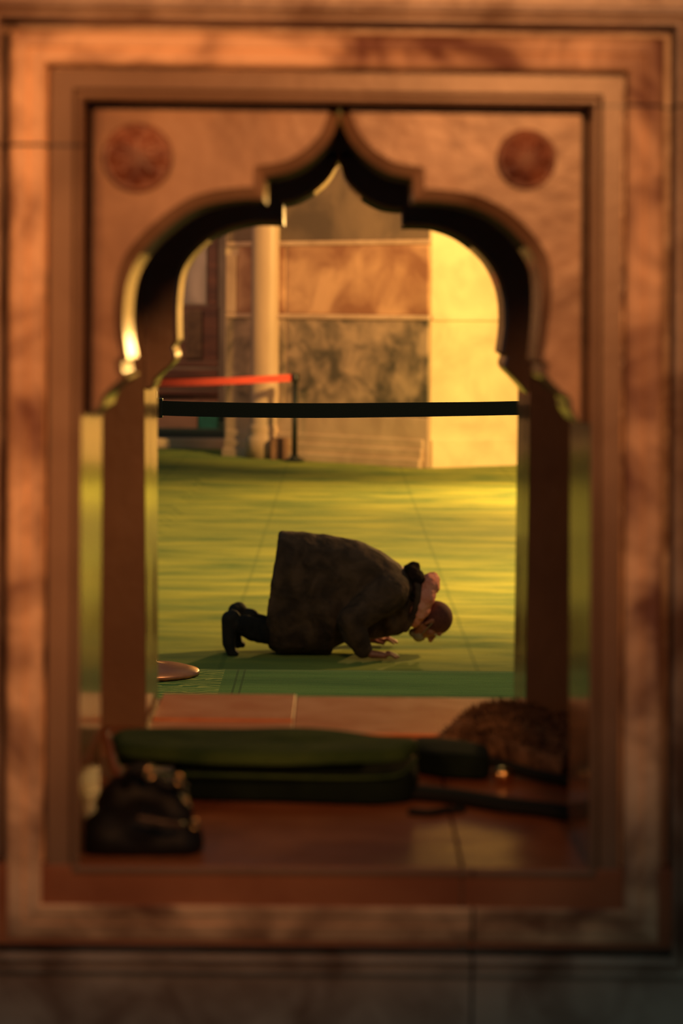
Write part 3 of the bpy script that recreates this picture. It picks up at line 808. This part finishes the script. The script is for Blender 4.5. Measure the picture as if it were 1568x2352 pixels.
for k,(T,B_,wt,wb) in enumerate(full):
    t3=Q(*T); b3=Q(*B_); 
    if b3.z<0.002: b3.z=0.002
    cen=(t3+b3)/2; ax=(t3-b3)/2
    for i in range(NS_):
        a=2*math.pi*i/NS_; ca=math.cos(a); sa=math.sin(a)
        ex=0.72
        vv=math.copysign(abs(sa)**ex,sa); ww=math.copysign(abs(ca)**(ex+0.05),ca)
        hw=L4(wb,wt,(vv+1)/2)
        # hanging folds, stronger lower down
        low=(1-vv)/2
        xx=cen.x
        fold=0.040*low**0.5*noise.noise((xx*13+vv*1.2,2.0 if ca<0 else 7.0,vv*1.3))+0.016*math.sin(xx*55+vv*3.0+2*math.sin(vv*3))*low*0.7
        V.append(cen+ax*vv+Vector((0,ww*(hw+fold),0))+Vector((0.012*low*math.sin(a*7) if k<3 else 0,0,0)))
nf=len(full)
for k in range(nf-1):
    for i in range(NS_):
        j=(i+1)%NS_; Fc.append((k*NS_+i,k*NS_+j,(k+1)*NS_+j,(k+1)*NS_+i))
Fc.append(tuple(range(NS_))[::-1]); Fc.append(tuple((nf-1)*NS_+i for i in range(NS_)))
# sleeves joined to the coat
for s in (-1,1):
    wr=PF(844,1517 if s<0 else 1482,0); wr=Vector((wr.x-0.005,wr.y,0.058))
    sh=Q(893,1352,s*0.15); el=Q(803,1411,s*0.28)
    capsule(V,Fc,sh,el,0.115,0.078,18); 
    capsule(V,Fc,el,el*0.55+wr*0.45+Vector((-0.006,0,-0.01)),0.078,0.072,18)
    capsule(V,Fc,el*0.55+wr*0.45+Vector((-0.006,0,-0.01)),wr+Vector((-0.022,0,0.006)),0.072,0.056,18)
coat=remeshed('coat',V,Fc,M['coat'],man,0.009,3,(0.022,0.09))
# collar ridge
V=[];Fc=[]
col_pts=[Q(948,1322,0.10),Q(968,1345,0.10),Q(958,1400,0.11),Q(930,1445,0.08)]
for s in (-1,1):
    pp=spline([Q(940,1318,s*0.02),Q(958,1345,s*0.10),Q(952,1395,s*0.12),Q(930,1440,s*0.08)],5)
    for k in range(len(pp)-1): capsule(V,Fc,pp[k],pp[k+1],0.022,0.022,10,3)
remeshed('collar',V,Fc,M['coat'],man,0.007,3)
# hood bunched on the nape
V=[];Fc=[]
for s in (-0.7,0,0.7):
    capsule(V,Fc,Q(942,1312,s*0.07),Q(958,1330,s*0.08),0.042,0.046,16)
capsule(V,Fc,Q(958,1330,-0.06),Q(950,1365,-0.10),0.040,0.028,16); capsule(V,Fc,Q(958,1330,0.06),Q(950,1365,0.10),0.040,0.028,16)
capsule(V,Fc,Q(946,1310,0),Q(949,1306,0),0.042,0.040,16)
remeshed('hood',V,Fc,M['hood'],man,0.006,2,(0.016,0.03))
# scarf
V=[];Fc=[]
capsule(V,Fc,Q(984,1340,-0.04),Q(992,1334,0.05),0.048,0.046,16)
capsule(V,Fc,Q(994,1338,-0.01),Q(998,1352,0.02),0.038,0.030,14)
for s in (-1,1):
    pp=[Q(985,1342,s*0.05),Q(975,1372,s*0.085),Q(960,1402,s*0.09),Q(946,1424,s*0.065)]
    rs=[0.052,0.054,0.050,0.036]
    for k in range(3): capsule(V,Fc,pp[k],pp[k+1],rs[k],rs[k+1],14)
capsule(V,Fc,Q(946,1424,-0.065),Q(944,1428,0.065),0.026,0.026,12)
capsule(V,Fc,Q(975,1390,-0.085),Q(935,1423,-0.075),0.026,0.018,12)
remeshed('scarf',V,Fc,M['scarf'],man,0.006,2,(0.022,0.035))
# trousers and feet
for s in (-1,1):
    V=[];Fc=[]
    pp=[Q(730,1456,s*0.09),Q(660,1456,s*0.10),Q(600,1445,s*0.11),Q(563,1431,s*0.11)]
    rs=[0.040,0.052,0.066,0.062]
    for k in range(3): capsule(V,Fc,pp[k],pp[k+1],rs[k],rs[k+1],16)
    tr=remeshed('trouser_leg',V,Fc,M['trouser'],man,0.008,3,(0.015,0.05))
    V=[];Fc=[]
    ox=-3 if s<0 else 8; oy=4 if s<0 else -3
    g=lambda x,y,o=0: Q(x+ox,y+oy,s*0.11+o)
    capsule(V,Fc,g(565,1428),g(540,1421),0.054,0.046,16)
    capsule(V,Fc,g(538,1410),g(534,1420),0.048,0.048,16)
    for dy in (-0.022,0,0.022):
        capsule(V,Fc,g(531,1412,dy*0.7),g(530,1465,dy),0.044,0.036,14)
        capsule(V,Fc,g(530,1465,dy),g(536,1487,dy*1.1),0.036,0.026,12)
        capsule(V,Fc,g(536,1487,dy*1.1),g(548,1490,dy*1.2),0.024,0.015,12)
    sh=remeshed('sock_foot',V,Fc,M['shoe'],man,0.006,3)

# ============================================================ THINGS IN THE FOREGROUND
def softslab(name,pts,zb,h,m,parent=None,amp=0.006,seed=1,round_=0.5,top=None):
    """puffy slab from a ground outline (world xy), rounded edges"""
    n=len(pts); c=Vector((sum(p[0] for p in pts)/n,sum(p[1] for p in pts)/n))
    V=[];Fc=[]
    prof=[(0.97,0.0),(0.995,h*0.15),(1.0,h*0.4),(0.995,h*0.7),(0.975,h*0.92),(0.94,h),(0.7,h*1.03),(0.4,h*1.04),(0.05,h*1.04)]
    for q,z in prof:
        for (x,y) in pts:
            p=c+(Vector((x,y))-c)*q
            nz=noise.noise((p.x*7,p.y*9,seed)); nx=noise.noise((p.x*9+4,p.y*9,seed+z*9))
            zz=z+(nz*amp if z>0 else 0)
            if top: zz*=top(p.x,p.y)
            V.append((p.x+nx*amp,p.y+nx*amp*0.7,zb+max(0,zz)))
    m_=len(prof)
    for k in range(m_-1):
        for i in range(n):
            j=(i+1)%n; Fc.append((k*n+i,k*n+j,(k+1)*n+j,(k+1)*n+i))
    Fc.append(tuple(range(n))[::-1]); Fc.append(tuple((m_-1)*n+i for i in range(n)))
    o=mesh(name,V,Fc,m,parent,smooth=True)
    s=o.modifiers.new('sub','SUBSURF'); s.levels=1; s.render_levels=2
    return o
def outline(pxs,z,sub=5):
    pw=[PF(x,y,z) for x,y in pxs]
    pw=[Vector((p.x,p.y,0)) for p in pw]
    n=len(pw); out=[]
    for i in range(n):
        a,b=pw[i],pw[(i+1)%n]
        for k in range(sub): p=a.lerp(b,k/sub); out.append((p.x,p.y))
    # mild corner rounding
    for _ in range(1):
        out=[tuple(0.25*out[i-1][c]+0.5*out[i][c]+0.25*out[(i+1)%len(out)][c] for c in (0,1)) for i in range(len(out))]
    return out
# black cushion below the green cloth
zt=ZF
cu=softslab('black_cushion',outline([(400,1842),(640,1848),(860,1856),(955,1846),(965,1800),(900,1772),(600,1765),(400,1768)],ZF),ZF,0.052,M['greendark'],amp=0.004,seed=3)
tag(cu,'flat blackish green cushion lying under the folded green carpet','cushion')
tube('piping',spline([P(330,1776,4.03),P(560,1782,4.03),P(780,1787,4.03),P(900,1783,4.03),P(940,1764,4.08),P(958,1738,4.16)],6),0.0028,M['green'],cu,8)
gt=empty('folded_carpet',PF(600,1780,ZF),'folded green carpet with soft thick edge lying across the chamber floor','folded carpet')
z2_=ZF+0.062
softslab('lower_fold',outline([(262,1742),(450,1758),(700,1764),(930,1754),(958,1738),(955,1722),(700,1700),(262,1700)],z2_,6),z2_,0.024,M['green'],gt,amp=0.006,seed=5)
z3_=ZF+0.03
softslab('side_fold',outline([(950,1778),(1010,1792),(1122,1797),(1126,1768),(1060,1752),(950,1742)],ZF+0.0,5),ZF,0.045,M['greendark'],gt,amp=0.005,seed=8)
softslab('upper_fold',outline([(252,1712),(500,1716),(862,1715),(852,1690),(600,1690),(380,1688),(248,1680)],z2_+0.01,6),z2_-0.03,0.040,M['green'],gt,amp=0.004,seed=11)

# shaggy fleece
fx=outline([(1004,1712),(1050,1722),(1120,1745),(1200,1775),(1300,1800),(1330,1720),(1300,1690),(1200,1672),(1130,1670),(1060,1680)],ZF,7)
fl=empty('fleece_bundle',PF(1170,1740,ZF),'shaggy grey brown fleece bundle heaped at the right foot of the far arch','fleece')
xa=PF(1004,1712,ZF).x
def ftop(x,y): 
    t=min(1,max(0,(x-xa)/0.10)); return 0.45+0.55*t
fb=softslab('pad',fx,ZF,0.048,M['fur'],fl,amp=0.012,seed=21,top=ftop)
V=[];Fc=[]
cxm=sum(p[0] for p in fx)/len(fx); cym=sum(p[1] for p in fx)/len(fx)
random.seed(3)
for k in range(5200):
    i=random.randrange(len(fx)); q=math.sqrt(random.random())*1.0
    t=random.random(); p0=Vector(fx[i]).lerp(Vector(fx[(i+1)%len(fx)]),t); p=Vector((cxm,cym)).lerp(p0,q)
    hz_=0.048*ftop(p.x,p.y)*(1.0 if q<0.93 else random.random()) + 0.012*noise.noise((p.x*7,p.y*9,21))
    d=Vector(((p.x-cxm)*0.5+random.uniform(-.5,.5),(p.y-cym)*0.5+random.uniform(-.5,.5)-0.2,random.uniform(0.3,1.0))).normalized()
    if q>0.93: d=Vector((p.x-cxm,p.y-cym,random.uniform(-0.05,0.1))).normalized()
    ln=random.uniform(0.008,0.02); wv=d.cross(Vector((random.uniform(-1,1),random.uniform(-1,1),0.3))).normalized()*0.0012
    a=Vector((p.x,p.y,ZF+max(0.004,hz_-0.004))); b=a+d*ln; c_=b+Vector((d.x*0.5,d.y*0.5,-0.5))*ln*0.5
    n0=len(V); V+= [a-wv,a+wv,b+wv*0.7,b-wv*0.7,c_]; Fc+=[(n0,n0+1,n0+2,n0+3),(n0+3,n0+2,n0+4)]
o=mesh('shag',V,Fc,M['fur'],fl); o['kind']='stuff'

# straps
def strap(pxs,z,hw,label,th=0.006):
    pp=spline([(PF(x,y,z+dz).x,PF(x,y,z+dz).y,z+dz) for x,y,dz in pxs],6)
    o=tube('bag_strap',pp,hw,M['black'],None,12,flat=th/hw); return tag(o,label,'strap')
strap([(930,1818,0.012),(1040,1828,0.012),(1160,1848,0.012),(1250,1858,0.012),(1335,1872,0.012)],ZF,0.030,'wide black strap running right along the floor from under the cushion',0.011)
strap([(1118,1748,0.03),(1170,1762,0.02),(1240,1782,0.014),(1335,1800,0.012)],ZF,0.016,'thin black strap running from the green fold along the fleece edge',0.009)
strap([(940,1864,0.006),(985,1867,0.006),(1025,1861,0.006),(1065,1858,0.006)],ZF,0.009,'slim curved black cord branching off below the wide strap',0.006)
q=PF(1155,1800,ZF)
V=[];Fc=[]; ellipsoid(V,Fc,(q.x,q.y,ZF+0.016),(0.020,0.014,0.014),None,20,12)
o=mesh('brass_buckle',V,Fc,M['brass'],smooth=True); tag(o,'shiny rounded brass fitting at the end of the dark green fold','fitting')

# black leather bag at left
bg=empty('leather_bag',PF(325,1960,ZF),'slumped black leather bag in the near left corner of the chamber floor','bag')
V=[];Fc=[]
bd=3.675
def bq(px,py,off=0): return P(px,py,bd+off)
zc=ZF
for (x,y,r,ofs) in ((255,1905,0.045,0.02),(330,1895,0.060,0.02),(395,1912,0.045,0.02),(300,1845,0.045,0.07),(360,1850,0.042,0.07),(242,1945,0.036,0),(408,1945,0.036,0),(320,1940,0.045,0)):
    p=bq(x,y,ofs); r=min(r,p.z-ZF-0.001) if p.z-ZF>0.02 else 0.02
    p.z=max(p.z,ZF+r+0.001); ellipsoid(V,Fc,p,(r*1.25,r*1.3,r))
capsule(V,Fc,bq(255,1925,0.02),bq(400,1930,0.02),0.05,0.045,16); capsule(V,Fc,bq(285,1822,0.05),bq(350,1815,0.05),0.03,0.026,14); capsule(V,Fc,bq(350,1815,0.05),bq(405,1870,0.03),0.028,0.028,14)
V=[Vector((v[0],v[1],max(v[2],ZF+0.002))) for v in V]
remeshed('bag_body',V,Fc,M['leather'],bg,0.006,6,(0.014,0.06))
tube('handle',spline([bq(285,1800,0.02),bq(300,1772,0.0),bq(330,1762,0.0),bq(355,1785,0.0),bq(385,1805,0.0),bq(405,1800,0),bq(425,1815,0)],6),0.0085,M['leather'],bg,10)
tube('piping',spline([bq(318,1878,-0.065),bq(350,1884,-0.07),bq(385,1890,-0.068),bq(420,1895,-0.05)],5),0.0040,mat('brown_piping',(0.10,0.06,0.03),None,rough=0.35),bg,8)
for (x,y,rr,mm) in ((344,1776,0.009,'brass'),(411,1790,0.0075,'brass'),(426,1838,0.004,'brass'),(447,1893,0.007,'brass')):
    p=bq(x,y,-0.01); V=[];Fc=[]; 
    # ring fitting
    R_=rr; r_=rr*0.42; sg=20; sg2=10; b0=len(V)
    ang=random.uniform(-0.5,0.5)
    for i in range(sg):
        a=2*math.pi*i/sg
        for j in range(sg2):
            b=2*math.pi*j/sg2; rad=R_+r_*math.cos(b)
            vx=rad*math.cos(a)*0.75; vz=rad*math.sin(a); vy=r_*math.sin(b)
            V.append((p.x+vx*math.cos(ang)-vy*math.sin(ang),p.y+vx*math.sin(ang)+vy*math.cos(ang),p.z+vz))
    for i in range(sg):
        for j in range(sg2):
            Fc.append((i*sg2+j,((i+1)%sg)*sg2+j,((i+1)%sg)*sg2+(j+1)%sg2,i*sg2+(j+1)%sg2))
    mesh('ring',V,Fc,M['brass'],bg,smooth=True)
# bead string draped from the jamb ledge onto the bag
bs=empty('prayer_beads',bq(262,1750),'string of amber prayer beads trailing down to the black bag','beads')
path=spline([P(243,1672,3.98),P(248,1700,3.95),P(256,1735,3.92),P(262,1760,3.88),P(276,1788,3.82),P(300,1800,3.80)],14)
acc=0; last=path[0]
tube('cord',path,0.0012,M['leather'],bs,6)
for p in path:
    if (p-last).length>0.0165:
        last=p; V=[];Fc=[]; ellipsoid(V,Fc,p,(0.0075,0.0075,0.0075),None,16,10); mesh('bead',V,Fc,M['bead'],bs,smooth=True)
